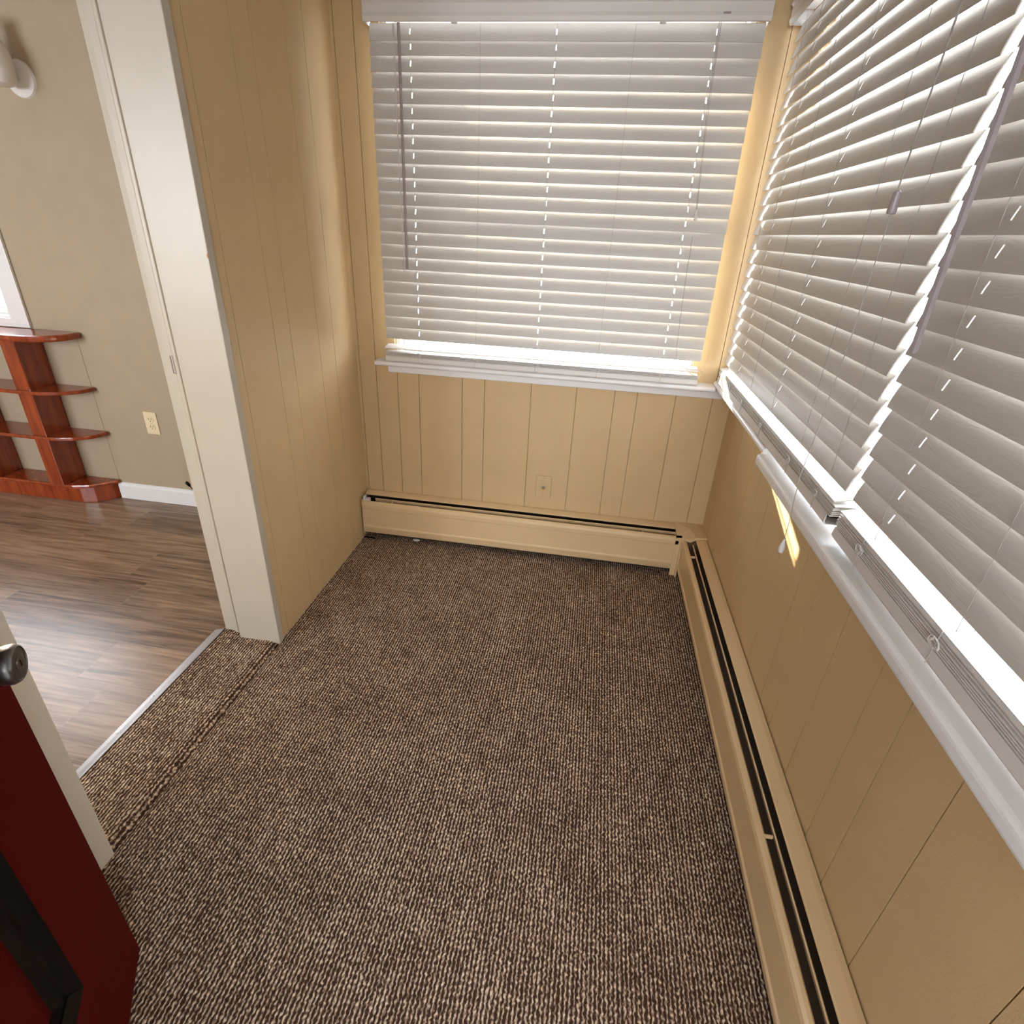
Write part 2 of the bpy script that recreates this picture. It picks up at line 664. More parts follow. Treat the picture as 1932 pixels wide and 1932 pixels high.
# outside: ground, then unseen eaves, post and screens that block sun and sky
bm = B()
box(bm, -14, 0.4, -0.6, 16, 18, -0.5)
box(bm, W + 0.14, -16, -0.6, 18, 0.4, -0.5)
box(bm, -14, -18, -0.6, W + 0.14, -4.3, -0.5)
box(bm, -0.2, -4.3, -0.25, W + 0.14, -2.57, -0.02)
struct('trim_9', bm, M['ground'], 'pale ground outside the windows', 'ground')
bm = B()
box(bm, -0.3, -5.2, 2.15, 3.2, -2.58, 2.25)  # unseen roof and screens, added to cut daylight through the doorway
box(bm, 2.6, -5.2, -0.5, 2.7, -2.58, 2.2)
box(bm, -0.3, -5.2, -0.5, -0.25, -2.58, 2.2)
box(bm, -0.3, -5.2, -0.5, 2.7, -5.1, 1.3)
struct('daylight_screen', bm, M['siding'], 'unseen roof and screens outside the entrance doorway, added to cut its daylight', 'daylight screen')
bm = B()
box(bm, -2.6, 0.163, 2.155, 2.2, 1.07, 2.25)  # unseen eave, height and reach set to shade the top slats
box(bm, W + 0.14, -2.6, 2.12, 2.0, 0.14, 2.2)
struct('trim_8', bm, M['siding'], 'unseen white eaves over the windows, sized to shade the top of the far blind', 'eaves')
bm = B()
box(bm, -0.16, 0.162, -0.5, 0.0, 0.37, 2.06)  # unseen block, placed to shade the left part of the far blind
struct('sun_blocker', bm, M['siding'], 'unseen white block outside, added to keep sun off the left of the far blind', 'post')


# ------------------------------------------------------------------ windows
def window(name, label, x0, x1, z0, z1, depth, loc=(0, 0, 0), rz=0, bar=True):
    """local: x along wall, y outward 0..depth, room side at y=0"""
    t = sthing(name, label, 'window', loc)
    t.rotation_euler = (0, 0, rz)
    bm = B()
    fr = 0.02
    ring_prism(bm, [(x0, z0), (x1, z0), (x1, z1), (x0, z1)], [(x0 + fr, z0 + fr), (x1 - fr, z0 + fr), (x1 - fr, z1 - fr), (x0 + fr, z1 - fr)], 1, 0.02, depth)
    obj('window_frame', bm, M['white'], t, bevel=0.003)
    zm = (z0 + z1) / 2
    for i, (a, c, yy) in enumerate(((z0 + fr, zm + 0.02, depth * 0.45), (zm - 0.02, z1 - fr, depth * 0.75))):
        bm = B()
        sr = 0.03
        X0, X1 = x0 + fr, x1 - fr
        ring_prism(bm, [(X0, a), (X1, a), (X1, c), (X0, c)], [(X0 + sr, a + sr), (X1 - sr, a + sr), (X1 - sr, c - sr), (X0 + sr, c - sr)], 1, yy, yy + 0.03)
        s = obj('sash', bm, M['white'], t, bevel=0.003)
        bm = B()
        box(bm, X0 + sr, yy + 0.013, a + sr, X1 - sr, yy + 0.017, c - sr)
        obj('pane', bm, M['glass'], s)
    return t


window('window_1', 'white sash window behind the blind on the far wall', WX0, WX1, ZB, ZT, 0.14)
window('window_2', 'white sash window behind the first right hand blind, by the corner', 0.10, 1.27, 0.865, ZT, 0.14, (W, 0, 0), -PI / 2)
window('window_3', 'white sash window behind the second right hand blind', 1.33, 2.36, 0.865, ZT, 0.14, (W, 0, 0), -PI / 2)
wl = window('window_4', 'bright white framed window above the red shelf unit', LX0, LX1, LZ0, LZ1, 0.12, (0, YW, 0))
bm = B()
c = 0.086
yo = -0.010
ring_prism(bm, [(LX0 - c, LZ0 - 0.026), (LX1 + c, LZ0 - 0.026), (LX1 + c, LZ1 + c), (LX0 - c, LZ1 + c)],
           [(LX0 + 0.012, LZ0 + 0.012), (LX1 - 0.012, LZ0 + 0.012), (LX1 - 0.012, LZ1 - 0.012), (LX0 + 0.012, LZ1 - 0.012)], 1, yo, 0)
obj('window_casing', bm, M['white'], wl, bevel=0.004)
bm = B()
ring_prism(bm, [(LX0 - c, LZ0 - 0.026), (LX1 + c, LZ0 - 0.026), (LX1 + c, LZ1 + c), (LX0 - c, LZ1 + c)],
           [(LX0 - c + 0.022, LZ0 - 0.012), (LX1 + c - 0.022, LZ0 - 0.012), (LX1 + c - 0.022, LZ1 + c - 0.022), (LX0 - c + 0.022, LZ1 + c - 0.022)], 1, yo - 0.003, yo)
obj('back_band', bm, M['white'], wl, bevel=0.004)
window('window_5', 'living room window out of view, added to bring in daylight', -3.4, -1.2, 0.65, 2.15, 0.12, (0, -4.0, 0), PI) if False else None
bm = B()
ring_prism(bm, [(-3.4, 0.65), (-1.2, 0.65), (-1.2, 2.15), (-3.4, 2.15)], [(-3.33, 0.72), (-1.27, 0.72), (-1.27, 2.08), (-3.33, 2.08)], 1, -4.12, -4.02)
t5 = sthing('window_5', 'living room window out of view, added to bring in daylight', 'window')
obj('window_frame', bm, M['white'], t5)  # unseen window, added to light the living room
bm = B()
box(bm, -3.33, -4.08, 0.72, -1.27, -4.075, 2.08)
obj('pane', bm, M['glass'], t5)

# ------------------------------------------------------------------ opening trim
bm = B()
box(bm, -0.143, OY1 - 0.009, 0.008, 0.012, OY1 + 0.018, 2.12)
struct('trim_2', bm, M['cream'], 'wide cream painted jamb board at the far side of the opening', 'door trim', bevel=0.002)
bm = B()
OS = OY1 + 0.022
pts = [(-0.219, OS), (-0.219, OS - 0.004), (-0.20, OS - 0.006), (-0.178, OS - 0.007), (-0.172, OS - 0.014), (-0.162, OS - 0.014), (-0.156, OS - 0.005), (-0.143, OS - 0.005), (-0.143, OS)]
prism(bm, pts, 2, 0.014, 2.12)
struct('trim_3', bm, M['cream'], 'narrow moulded cream strip beside the wide jamb board', 'door trim', bevel=0.0015)
tj = bpy.data.objects['trim_3']
bm = B()
yj = OS - 0.0152
ring_prism(bm, [(-0.181, 0.968), (-0.172, 0.968), (-0.172, 1.02), (-0.181, 1.02)], [(-0.1798, 0.9695), (-0.1732, 0.9695), (-0.1732, 1.0185), (-0.1798, 1.0185)], 1, yj, yj + 0.003)
lm = obj('latch_mark', bm, M['wand'], tj)
lm['label'] = 'thin dark outline where a latch plate was painted over'
bm = B()
prism(bm, [(0.0122, 1.283), (0.0085, 1.283 + 0.004), (0.0070, 1.283 + 0.009), (0.0095, 1.283 + 0.013), (0.0122, 1.283 + 0.017)], 1, OY1 - 0.0094, OY1 - 0.0088)
lc = obj('paint_chip', bm, M['chip'], bpy.data.objects['trim_2'])
lc['label'] = 'small orange brown chip in the paint'
bm = B()
box(bm, 0.0, OY0 - 0.11, 0.006, 0.014, OY0 + 0.001, 2.12)
box(bm, -0.22, OY0 - 0.001, 0.012, 0.0, OY0 + 0.001, 2.12)
struct('trim_4', bm, M['trim'], 'cream casing at the near side of the opening, partly behind the red door', 'door trim', bevel=0.002)
bm = B()
box(bm, -0.22, OY0, 2.09, 0.012, OY1, 2.12)
struct('trim_5', bm, M['cream'], 'cream head board across the top of the opening', 'door trim', bevel=0.002)

bm = B()
pts = [(-0.264, 0.0), (-0.262, 0.004), (-0.245, 0.008), (-0.228, 0.013), (-0.224, 0.013), (-0.224, 0.0)]
prism(bm, pts, 1, OY0 + 0.002, OY1 + 0.018)
tr = tag(obj('threshold_strip', bm, M['alu'], bevel=0.001), 'grey metal threshold strip between the carpet and the plank floor', 'threshold strip')
for k in range(6):
    bm = B()
    lathe(bm, [(0, 0.0015), (0.0025, 0.0012), (0.0035, 0)], 10, Matrix.Translation((-0.247, OY1 - 0.02 - k * 0.145, 0.0075)))
    obj('nail', bm, M['brass'], tr, smooth=True)

bm = B()
pts = [(YW, 0.0), (YW - 0.012, 0.0), (YW - 0.012, 0.074), (YW - 0.009, 0.085), (YW - 0.004, 0.09), (YW, 0.091)]
prism(bm, [(a, b_) for a, b_ in pts], 0, -1.408, -0.217)
struct('baseboard_back', bm, M['white'], 'white baseboard between the red shelf unit and the opening', 'baseboard')


# ------------------------------------------------------------------ window sills
def bull(x0, x1, z0, z1, r=None, n=6):
    """outline of a board from back x1 to a rounded nose at x0"""
    r = r or (z1 - z0) / 2
    zc = (z0 + z1) / 2
    return [(x1, z0)] + [(x0 + r - r * math.cos(a), zc - (z1 - z0) / 2 * math.cos(PI / 2 - a) * 0 + (z1 - z0) / 2 * math.sin(a))
                         for a in [(-PI / 2) + PI * k / n for k in range(n + 1)]] + [(x1, z1)]


bm = B()
prism(bm, bull(-0.07, 0.0, 0.846, 0.867), 0, 0.108, 1.50)
box(bm, WX0, -0.001, 0.85, WX1, 0.05, 0.88)
s1 = tag(obj('window_sill', bm, M['white'], smooth=True), 'long white sill under the blind on the far wall', 'window sill')
bm = B()
box(bm, 0.148, -0.022, 0.811, 1.545, 0.0, 0.846)
obj('apron', bm, M['white'], s1, bevel=0.004)
bm = B()
prism(bm, bull(1.502, W, 0.856, 0.879), 1, -0.765, 0.0)
s2 = tag(obj('window_sill', bm, M['white'], smooth=True), 'short narrow white sill in the corner under the first right hand blind', 'window sill')
bm = B()
box(bm, 1.562, -0.76, 0.825, W, -0.0, 0.856)
obj('apron', bm, M['white'], s2, bevel=0.003)
# wide sill with its rounded front corner
bm = B()
zz0, zz1 = 0.832, 0.862
ny = -0.755
out_ = [(W + 0.03, -2.45), (1.487, -2.45)] + [(1.487 + 0.022 - 0.022 * math.cos(a), ny - 0.022 + 0.022 * math.sin(a)) for a in [k * PI / 2 / 5 for k in range(6)]] + [(W, ny)]
prism(bm, [(a, b_) for a, b_ in [(W, -2.45)] + out_[1:]], 2, zz0, zz1)
tag(obj('window_sill', bm, M['white'], bevel=0.009, seg=3), 'wide white sill running along the right wall towards the camera', 'window sill')


# ------------------------------------------------------------------ blinds
PITCH = 0.0445
SW = 0.0508
TILT = math.radians(74)


def slat_mesh(name, length, slots, tilt, x0=0.0, wdt=SW, mat='slat'):
    us = [0, 0.006, 0.0165, 0.0254, 0.0343, 0.045, wdt]
    xs = [0.0]
    sw = 0.0036
    for s in slots:
        xs += [s - sw / 2, s + sw / 2]
    xs.append(length)
    xs = sorted(xs)
    # a few extra divisions keep quads short
    th = 0.0026
    crown = 0.0016
    ct, st = math.cos(tilt), math.sin(tilt)
    bm = B()

    def P(i, j, side):
        u = us[j]
        f = crown * (1 - (2 * u / wdt - 1) ** 2) + (th if side else 0)
        if side and j in (0, len(us) - 1):
            f -= 0.0004
        # along slat: (y=ct*u, z=st*u); normal towards room and up
        return (xs[i] + x0, ct * u - st * f, st * u + ct * f)
    grid = {}

    def vert(i, j, s):
        k = (i, j, s)
        if k not in grid:
            grid[k] = bm.verts.new(P(i, j, s))
        return grid[k]
    nx, nu = len(xs) - 1, len(us) - 1
    solid = [[True] * nu for _ in range(nx)]
    for i in range(nx):
        mid = (xs[i] + xs[i + 1]) / 2
        if any(abs(mid - s) < sw / 2 for s in slots):
            solid[i][2] = solid[i][3] = False
    for i in range(nx):
        for j in range(nu):
            if not solid[i][j]:
                continue
            bm.faces.new((vert(i, j, 1), vert(i + 1, j, 1), vert(i + 1, j + 1, 1), vert(i, j + 1, 1)))
            bm.faces.new((vert(i, j, 0), vert(i, j + 1, 0), vert(i + 1, j + 1, 0), vert(i + 1, j, 0)))
            for (di, dj, a, c_) in ((-1, 0, (0, 0), (0, 1)), (1, 0, (1, 1), (1, 0)), (0, -1, (1, 0), (0, 0)), (0, 1, (0, 1), (1, 1))):
                ii, jj = i + di, j + dj
                if 0 <= ii < nx and 0 <= jj < nu and solid[ii][jj]:
                    continue
                va = (i + a[0], j + a[1])
                vb = (i + c_[0], j + c_[1])
                bm.faces.new((vert(*va, 0), vert(*vb, 0), vert(*vb, 1), vert(*va, 1)))
    bmesh.ops.recalc_face_normals(bm, faces=bm.faces)
    me = bpy.data.meshes.new(name)
    bm.to_mesh(me)
    bm.free()
    me.materials.append(M[mat])
    for p in me.polygons:
        p.use_smooth = True
    me.set_sharp_from_angle(angle=math.radians(30))
    return me


def curl(bm, c, size, seed, r=0.0007):
    rnd = random.Random(seed)
    pts = []
    a = rnd.random() * 6
    for k in range(26):
        a += 0.62 + rnd.random() * 0.5
        q = size * (0.35 + 0.65 * rnd.random())
        pts.append((c[0] + q * math.cos(a) * 1.25, c[1] - 0.0035 - 0.0028 * rnd.random(), c[2] + q * math.sin(a) * 0.75))
    # smooth
    sm = []
    for i in range(len(pts) - 1):
        p, q = Vector(pts[i]), Vector(pts[i + 1])
        sm += [p * 0.75 + q * 0.25, p * 0.25 + q * 0.75]
    tube(bm, sm, r, 5)


def blind(label, length, loc, rz, cols, slots, nstack, z_tip0=1.939, nsl=23, wand=None, pull=None, zrail=0.883, rail_in=0.0, group='white two inch slat blinds', hollow=True, seed=1, toptilt=9, rh=0.0235):
    """local x along the blind, -y towards the room, tips at y=0; origin on the floor"""
    t = thing('window_blind', label, 'window blind', loc, rz, group)
    # headrail + valance
    zv = 1.979
    bm = B()
    box(bm, 0.006, -0.012, zv + 0.034, length - 0.006, 0.036, zv + 0.062)
    obj('headrail', bm, M['blindw'], t, bevel=0.002)
    bm = B()
    vp = [(-0.030, zv + 0.012), (-0.026, zv), (-0.020, zv - 0.001), (-0.020, zv + 0.056), (-0.032, zv + 0.056), (-0.033, zv + 0.050), (-0.027, zv + 0.044), (-0.027, zv + 0.022)]
    prism(bm, [(a, b_) for a, b_ in vp], 0, -0.010, length + 0.006)
    for xa, xb in ((-0.010, -0.006), (length + 0.002, length + 0.006)):
        box(bm, xa, -0.024, zv, xb, 0.034, zv + 0.056)
    obj('valance', bm, M['blindw'], t, bevel=0.0012)
    for f in (0.235, 0.755):
        bm = B()
        box(bm, length * f - 0.009, -0.028, zv - 0.004, length * f + 0.009, -0.012, zv + 0.002)
        tube(bm, [(length * f - 0.008, -0.026, zv - 0.003), (length * f + 0.008, -0.026, zv - 0.003)], 0.003, 8)
        obj('valance_clip', bm, M['blindw'], t)
    # tilted slats
    me = slat_mesh('slat', length, slots, TILT)
    rnd = random.Random(seed)
    for k in range(nsl):
        o = bpy.data.objects.new('slat', me)
        COL.objects.link(o)
        o.parent = t
        o.location = (rnd.uniform(-0.0012, 0.0012), rnd.uniform(-0.0004, 0.0004), z_tip0 - PITCH * k - (0.0045 if k == 0 else 0))
        o.rotation_euler = (rnd.uniform(-0.012, 0.012), 0, 0)
    # stacked slats on the bottom rail
    zs = zrail + rh + 0.001
    mf = slat_mesh('slat', length, slots, math.radians(-1.5), mat='blindw')
    for k in range(nstack):
        o = bpy.data.objects.new('slat', mf)
        COL.objects.link(o)
        o.parent = t
        o.location = (rnd.uniform(-0.002, 0.002) + (0.0016 * k if hollow else 0), -0.016 + rnd.uniform(-0.0012, 0.0012), zs + 0.0046 * k)
    zt = zs + 0.0046 * nstack
    mf2 = slat_mesh('slat', length, slots, math.radians(toptilt), mat='blindw')
    o = bpy.data.objects.new('slat', mf2)
    COL.objects.link(o)
    o.parent = t
    o.location = (-0.004, -0.014, zt + (0.001 if toptilt < 10 else 0.011))
    o['label'] = 'lowest hanging slat lying almost flat, its top side bright with daylight'
    # bottom rail
    bm = B()
    o_ = [(-0.014, zrail), (0.033, zrail), (0.037, zrail + 0.006), (0.035, zrail + rh), (-0.016, zrail + rh), (-0.018, zrail + 0.006)]
    i_ = [(-0.0125, zrail + 0.002), (0.032, zrail + 0.002), (0.035, zrail + 0.0065), (0.0335, zrail + rh - 0.0018), (-0.0145, zrail + rh - 0.0018), (-0.016, zrail + 0.0065)]
    ring_prism(bm, o_, i_, 0, 0.0, length - rail_in)
    obj('bottom_rail', bm, M['blindw'], t)
    bm = B()
    prism(bm, i_, 0, 0.02, length - rail_in - 0.03)
    obj('hollow_shade', bm, M['dark'], t)  # dark fill standing for the shade inside the hollow rail
    # ladder cords with their rungs, lift cords, knots
    for ci, x in enumerate(cols):
        bm = B()
        tube(bm, [(x, -0.0016, zv + 0.004), (x, -0.0016, z_tip0 + 0.001), (x, -0.0012, zt + 0.006), (x, -0.0165, zt + 0.003), (x, -0.0195, zrail + 0.002)], 0.00062, 5)
        tube(bm, [(x + 0.003, SW * math.cos(TILT) + 0.003, zv), (x + 0.003, SW * math.cos(TILT) + 0.003, zt)], 0.0006, 5)
        obj('ladder_cord', bm, M['cord'], t)
        bm = B()
        curl(bm, (x + 0.004, -0.0175, (zs + zt) / 2 + 0.001), 0.0125, seed * 31 + ci, 0.0008)
        obj('cord_knot', bm, M['blindw'], t)
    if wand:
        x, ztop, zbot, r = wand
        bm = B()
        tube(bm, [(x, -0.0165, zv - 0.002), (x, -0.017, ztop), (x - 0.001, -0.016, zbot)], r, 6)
        wd = obj('wand_and_shadow_rod', bm, M['wand'], t)  # a real wand on the right blind, a wand's shadow on the far one
        bm = B()
        tube(bm, [(x, -0.006, zv + 0.01), (x, -0.012, zv - 0.004), (x, -0.0165, zv - 0.010), (x + 0.002, -0.0165, zv - 0.016)], 0.0012, 6)
        obj('wand_hook', bm, M['brass'], wd)
    return t, zt


# far wall blind
BL, BR = 0.159, 1.427
cb = [0.300, 0.540, 0.789, 1.036, 1.285]
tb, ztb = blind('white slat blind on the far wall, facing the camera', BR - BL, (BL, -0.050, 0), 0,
                [c - BL for c in cb], [0.300 - BL, 0.789 - BL, 1.285 - BL], 4, toptilt=11, rh=0.0225, wand=(0.268 - BL, 1.95, 1.232, 0.005), zrail=0.868, hollow=False, seed=3)  # dark rod here stands for the shadow of the white wand
bm = B()
xw = 0.250 - BL
tube(bm, [(xw, -0.016, 1.974), (xw, -0.017, 1.6), (xw + 0.006, -0.017, 1.222)], 0.0022, 6)
tube(bm, [(xw - 0.002, -0.017, 1.972), (xw - 0.004, -0.019, 1.955), (xw, -0.018, 1.945)], 0.0016, 5)
obj('wand_rod', bm, M['blindw'], tb)
# pull cords with a tassel
bm = B()
xc = 1.300 - BL
for d in (-0.0022, 0.0022):
    tube(bm, [(xc + d - 0.012, -0.014, 1.985), (xc + d - 0.006, -0.017, 1.75), (xc + d * 0.6 + 0.012, -0.0165, 1.475)], 0.0008, 5)
pc = obj('pull_cord', bm, M['cord'], tb)
bm = B()
lathe(bm, [(0, 0.0), (0.0055, 0.001), (0.006, 0.012), (0.0045, 0.028), (0.002, 0.034), (0, 0.035)], 14, Matrix.Translation((xc + 0.014, -0.0175, 1.440)))
obj('tassel', bm, M['blindw'], pc, smooth=True)
bm = B()
pts = [(xc + 0.014, -0.0165, 1.44), (xc + 0.018, -0.0145, 1.2), (xc + 0.03, -0.012, 0.965), (xc + 0.05, -0.022, 0.945), (xc + 0.085, -0.028, 0.93), (xc + 0.125, -0.03, 0.935), (xc + 0.142, -0.028, 0.922), (xc + 0.13, -0.028, 0.905), (xc + 0.10, -0.028, 0.912), (xc + 0.07, -0.026, 0.935)]
sm = []
for i in range(len(pts) - 1):
    p, q = Vector(pts[i]), Vector(pts[i + 1])
    sm += [p * 0.8 + q * 0.2, p * 0.2 + q * 0.8]
tube(bm, sm, 0.0009, 6)
obj('cord_tail', bm, M['cord'], pc)
# dark cord lock on the valance
bm = B()
box(bm, 1.290 - BL, -0.029, 1.990, 1.312 - BL, -0.024, 2.000)
obj('cord_lock', bm, M['wand'], tb)

# first right hand blind
R1L, R1R = 0.041, 1.218
c1 = [0.12, 0.256, 0.451, 0.690, 0.951, 1.136]
t1, zt1 = blind('white slat blind on the right wall next to the room corner, farther from the camera', R1R - R1L, (1.522, -R1L, 0), -PI / 2,
                [c - R1L for c in c1], [0.256 - R1L, 0.700 - R1L], 6, zrail=0.881, rail_in=0.012, seed=5)
bm = B()


def r1(x, y, z):
    return (-y - R1L, x - 1.522, z)


for d in (-0.002, 0.002):
    tube(bm, [r1(1.503, -1.098 + d, 1.985), r1(1.500, -1.100 + d, 1.7), r1(1.495, -1.098 + d * 0.5, 1.475)], 0.0009, 5)
pc1 = obj('pull_cord', bm, M['cord'], t1)
bm = B()
lathe(bm, [(0, 0.0), (0.0072, 0.0005), (0.0078, 0.004), (0.0062, 0.034), (0.003, 0.037), (0, 0.037)], 16, Matrix.Translation(r1(1.495, -1.100, 1.436)))
obj('cord_joiner', bm, M['wand'], pc1, smooth=True)
bm = B()
tube(bm, [r1(1.495, -1.100, 1.437), r1(1.4955, -1.095, 1.224), r1(1.4955, -1.068, 0.979), r1(1.4945, -1.062, 0.925), r1(1.484, -1.095, 0.87), r1(1.478, -1.118, 0.84), r1(1.470, -1.139, 0.80)], 0.0009, 6)
obj('long_cord', bm, M['cord'], pc1)
bm = B()
lathe(bm, [(0, 0.0), (0.005, 0.002), (0.0068, 0.009), (0.0062, 0.017), (0.0035, 0.027), (0.0015, 0.034), (0, 0.034)], 16, Matrix.Translation(r1(1.470, -1.140, 0.768)))
obj('tassel', bm, M['blindw'], pc1, smooth=True)

# second right hand blind
R2L, R2R = 1.252, 2.36
c2 = [1.36, 1.60, 1.86, 2.12, 2.30]
t2, zt2 = blind('white slat blind on the right wall nearest the camera, cut off by the frame', R2R - R2L, (1.522, -R2L, 0), -PI / 2,
                [c - R2L for c in c2], [1.375 - R2L, 1.86 - R2L, 2.30 - R2L], 6, zrail=0.878, hollow=False, wand=(1.298 - R2L, 1.95, 1.238, 0.006), seed=9)


# ------------------------------------------------------------------ baseboard heaters
def heater(label, length, loc, rz, endcap_left=False, group='tan baseboard heaters'):
    """local x along, wall at y=0, room towards -y"""
    t = thing('baseboard_heater', label, 'baseboard heater', loc, rz, group)
    bm = B()
    hood = [(0.0, 0.02), (0.0, 0.226), (-0.012, 0.226), (-0.038, 0.2205), (-0.041, 0.2185), (-0.041, 0.2155), (-0.038, 0.2165), (-0.012, 0.222), (-0.004, 0.219), (-0.004, 0.02)]
    prism(bm, hood, 0, 0, length)
    obj('back_panel', bm, M['heater'], t)
    bm = B()
    fr = [(-0.076, 0.192), (-0.074, 0.199), (-0.078, 0.203), (-0.085, 0.202), (-0.091, 0.196), (-0.0935, 0.186), (-0.0935, 0.168), (-0.0920, 0.164), (-0.088, 0.163), (-0.0885, 0.075),
          (-0.092, 0.070), (-0.0925, 0.064), (-0.090, 0.058), (-0.086, 0.036), (-0.080, 0.030), (-0.076, 0.032), (-0.082, 0.04), (-0.085, 0.07), (-0.084, 0.16), (-0.087, 0.18), (-0.086, 0.196), (-0.080, 0.201)]
    prism(bm, fr, 0, 0.002, length)
    obj('front_cover', bm, M['heater'], t)
    bm = B()
    prism(bm, [(-0.0525, 0.2065), (-0.0545, 0.2085), (-0.0575, 0.2075), (-0.048, 0.178), (-0.046, 0.178)], 0, 0.055, length)
    dm = obj('damper_blade', bm, M['heater'], t)
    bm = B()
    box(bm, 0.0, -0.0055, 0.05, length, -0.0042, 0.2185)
    obj('slot_shade', bm, M['dark'], t)  # dark sheet that puts the slot's inner shade into colour
    bm = B()
    box(bm, 0.06, -0.078, 0.06, length, -0.006, 0.16)
    obj('fin_pack', bm, M['fin'], t)
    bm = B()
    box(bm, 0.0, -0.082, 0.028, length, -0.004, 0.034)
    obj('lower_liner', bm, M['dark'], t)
    k = 0.14
    i = 0
    while k < length:
        bm = B()
        box(bm, k, -0.078, 0.194, k + 0.004, -0.058, 0.203)
        box(bm, k, -0.078, 0.150, k + 0.004, -0.074, 0.198)
        obj('damper_bracket', bm, M['heater'], t)
        k += 1.17
    if endcap_left:
        bm = B()
        box(bm, 0.004, -0.080, 0.19, 0.012, -0.056, 0.224)
        box(bm, 0.012, -0.080, 0.190, 0.034, -0.060, 0.213)
        obj('end_bracket', bm, M['blindw'], t, bevel=0.002)
        bm = B()
        box(bm, 0.0, -0.092, 0.03, 0.003, -0.002, 0.208)
        obj('end_plate', bm, M['heater'], t)
    return t


heater('tan hot water baseboard heater along the far wall', 1.47, (0.008, -0.002, 0), 0, True)
heater('tan hot water baseboard heater along the right wall under the sills', 2.34, (W - 0.004, -0.10, 0), -PI / 2)
t = thing('heater_corner_cover', 'tan metal corner cover joining the two baseboard heaters', 'heater corner cover', (W, 0, 0))
bm = B()
fp = [(-0.121, -0.0), (-0.0005, -0.0), (-0.0005, -0.128), (-0.046, -0.131), (-0.066, -0.127), (-0.083, -0.117), (-0.094, -0.104), (-0.098, -0.0955), (-0.121, -0.0955)]
vt = []
for x, y in fp:
    z = 0.232 if y > -0.06 else (0.231 if x > -0.05 else 0.214)
    vt.append((x, y, z))
top = [bm.verts.new(p) for p in vt]
low = [bm.verts.new((p[0], p[1], p[2] - 0.012)) for p in vt]
n = len(top)
for i in range(n):
    j = (i + 1) % n
    bm.faces.new((top[i], top[j], low[j], low[i]))
c1_ = bm.verts.new((-0.06, -0.06, 0.232))
for i in range(n):
    bm.faces.new((top[i], top[(i + 1) % n], c1_))
obj('top_plate', bm, M['heater'], t)
bm = B()
prism(bm, [(-0.121, -0.0955), (-0.121, -0.090), (-0.093, -0.090), (-0.093, -0.112), (-0.0985, -0.112), (-0.0985, -0.0955)], 2, 0.006, 0.214)
obj('front_strip', bm, M['heater'], t)

# ------------------------------------------------------------------ wall plates
t = thing('cable_wall_plate', 'tan cable outlet plate low on the far wall above the heater', 'wall plate', (0.8565, 0, 0.335))
bm = B()
box(bm, -0.035, -0.006, -0.0555, 0.035, 0.0, 0.0555)
obj('plate', bm, M['tan'], t, bevel=0.0025)
bm = B()
mt = Matrix.Rotation(PI / 2, 4, 'X')
lathe(bm, [(0.0075, 0.005), (0.0075, 0.009), (0.0048, 0.009), (0.0048, 0.017), (0.003, 0.017), (0.003, 0.012), (0, 0.012)], 14, mt)
obj('cable_connector', bm, M['brass'], t, smooth=True)
for z in (-0.042, 0.042):
    bm = B()
    lathe(bm, [(0.0035, 0.005), (0.0032, 0.0072), (0, 0.0078)], 12, Matrix.Translation((0, 0, z)) @ mt)
    obj('screw', bm, M['tan'], t, smooth=True)

t = thing('power_outlet', 'ivory double power outlet low on the beige living room wall', 'power outlet', (-1.117, YW, 0.445))
bm = B()
box(bm, -0.035, -0.005, -0.0575, 0.035, 0.0, 0.0575)
obj('plate', bm, M['ivory'], t, bevel=0.002)
for z in (-0.0195, 0.0195):
    bm = B()
    pts = [(0.017 * math.cos(a), z + 0.0165 * max(-0.86, min(0.86, math.sin(a)))) for a in [2 * PI * k / 20 for k in range(20)]]
    prism(bm, pts, 1, -0.0072, -0.004)
    s = obj('socket', bm, M['ivory'], t)
    bm = B()
    box(bm, -0.0085, -0.0078, z - 0.001, -0.0060, -0.007, z + 0.008)
    box(bm, 0.0055, -0.0078, z - 0.001, 0.0078, -0.007, z + 0.007)
    lathe(bm, [(0.0024, 0), (0.0024, 0.0008), (0, 0.0008)], 10, Matrix.Translation((0, -0.007, z - 0.008)) @ mt)
    obj('slot', bm, M['dark'], s)
bm = B()
lathe(bm, [(0.003, 0.004), (0.0028, 0.0062), (0, 0.0066)], 12, mt)
obj('screw', bm, M['ivory'], t, smooth=True)

# ------------------------------------------------------------------ shelf unit
t = thing('shelf_unit', 'low red brown varnished open shelf unit under the living room window', 'shelf unit', (-1.39, YW, 0))


def sp_(pts):
    return [(x + 1.39, y - YW) for x, y in pts]


bm = B()
prism(bm, sp_([(-3.5, YW - 0.004), (-1.414, YW - 0.004), (-1.425, -0.004), (-1.482, -0.066), (-1.545, -0.085), (-3.5, -0.085)]), 2, 0.0, 0.088)
obj('plinth', bm, M['wood'], t, bevel=0.004)
bm = B()
prism(bm, sp_([(-3.5, YW - 0.004), (-1.392, YW - 0.004), (-1.393, 0.004), (-1.47, -0.072), (-1.485, -0.085), (-1.56, -0.108), (-3.5, -0.112)]), 2, 0.088, 0.108)
obj('base_board', bm, M['wood'], t, bevel=0.006)


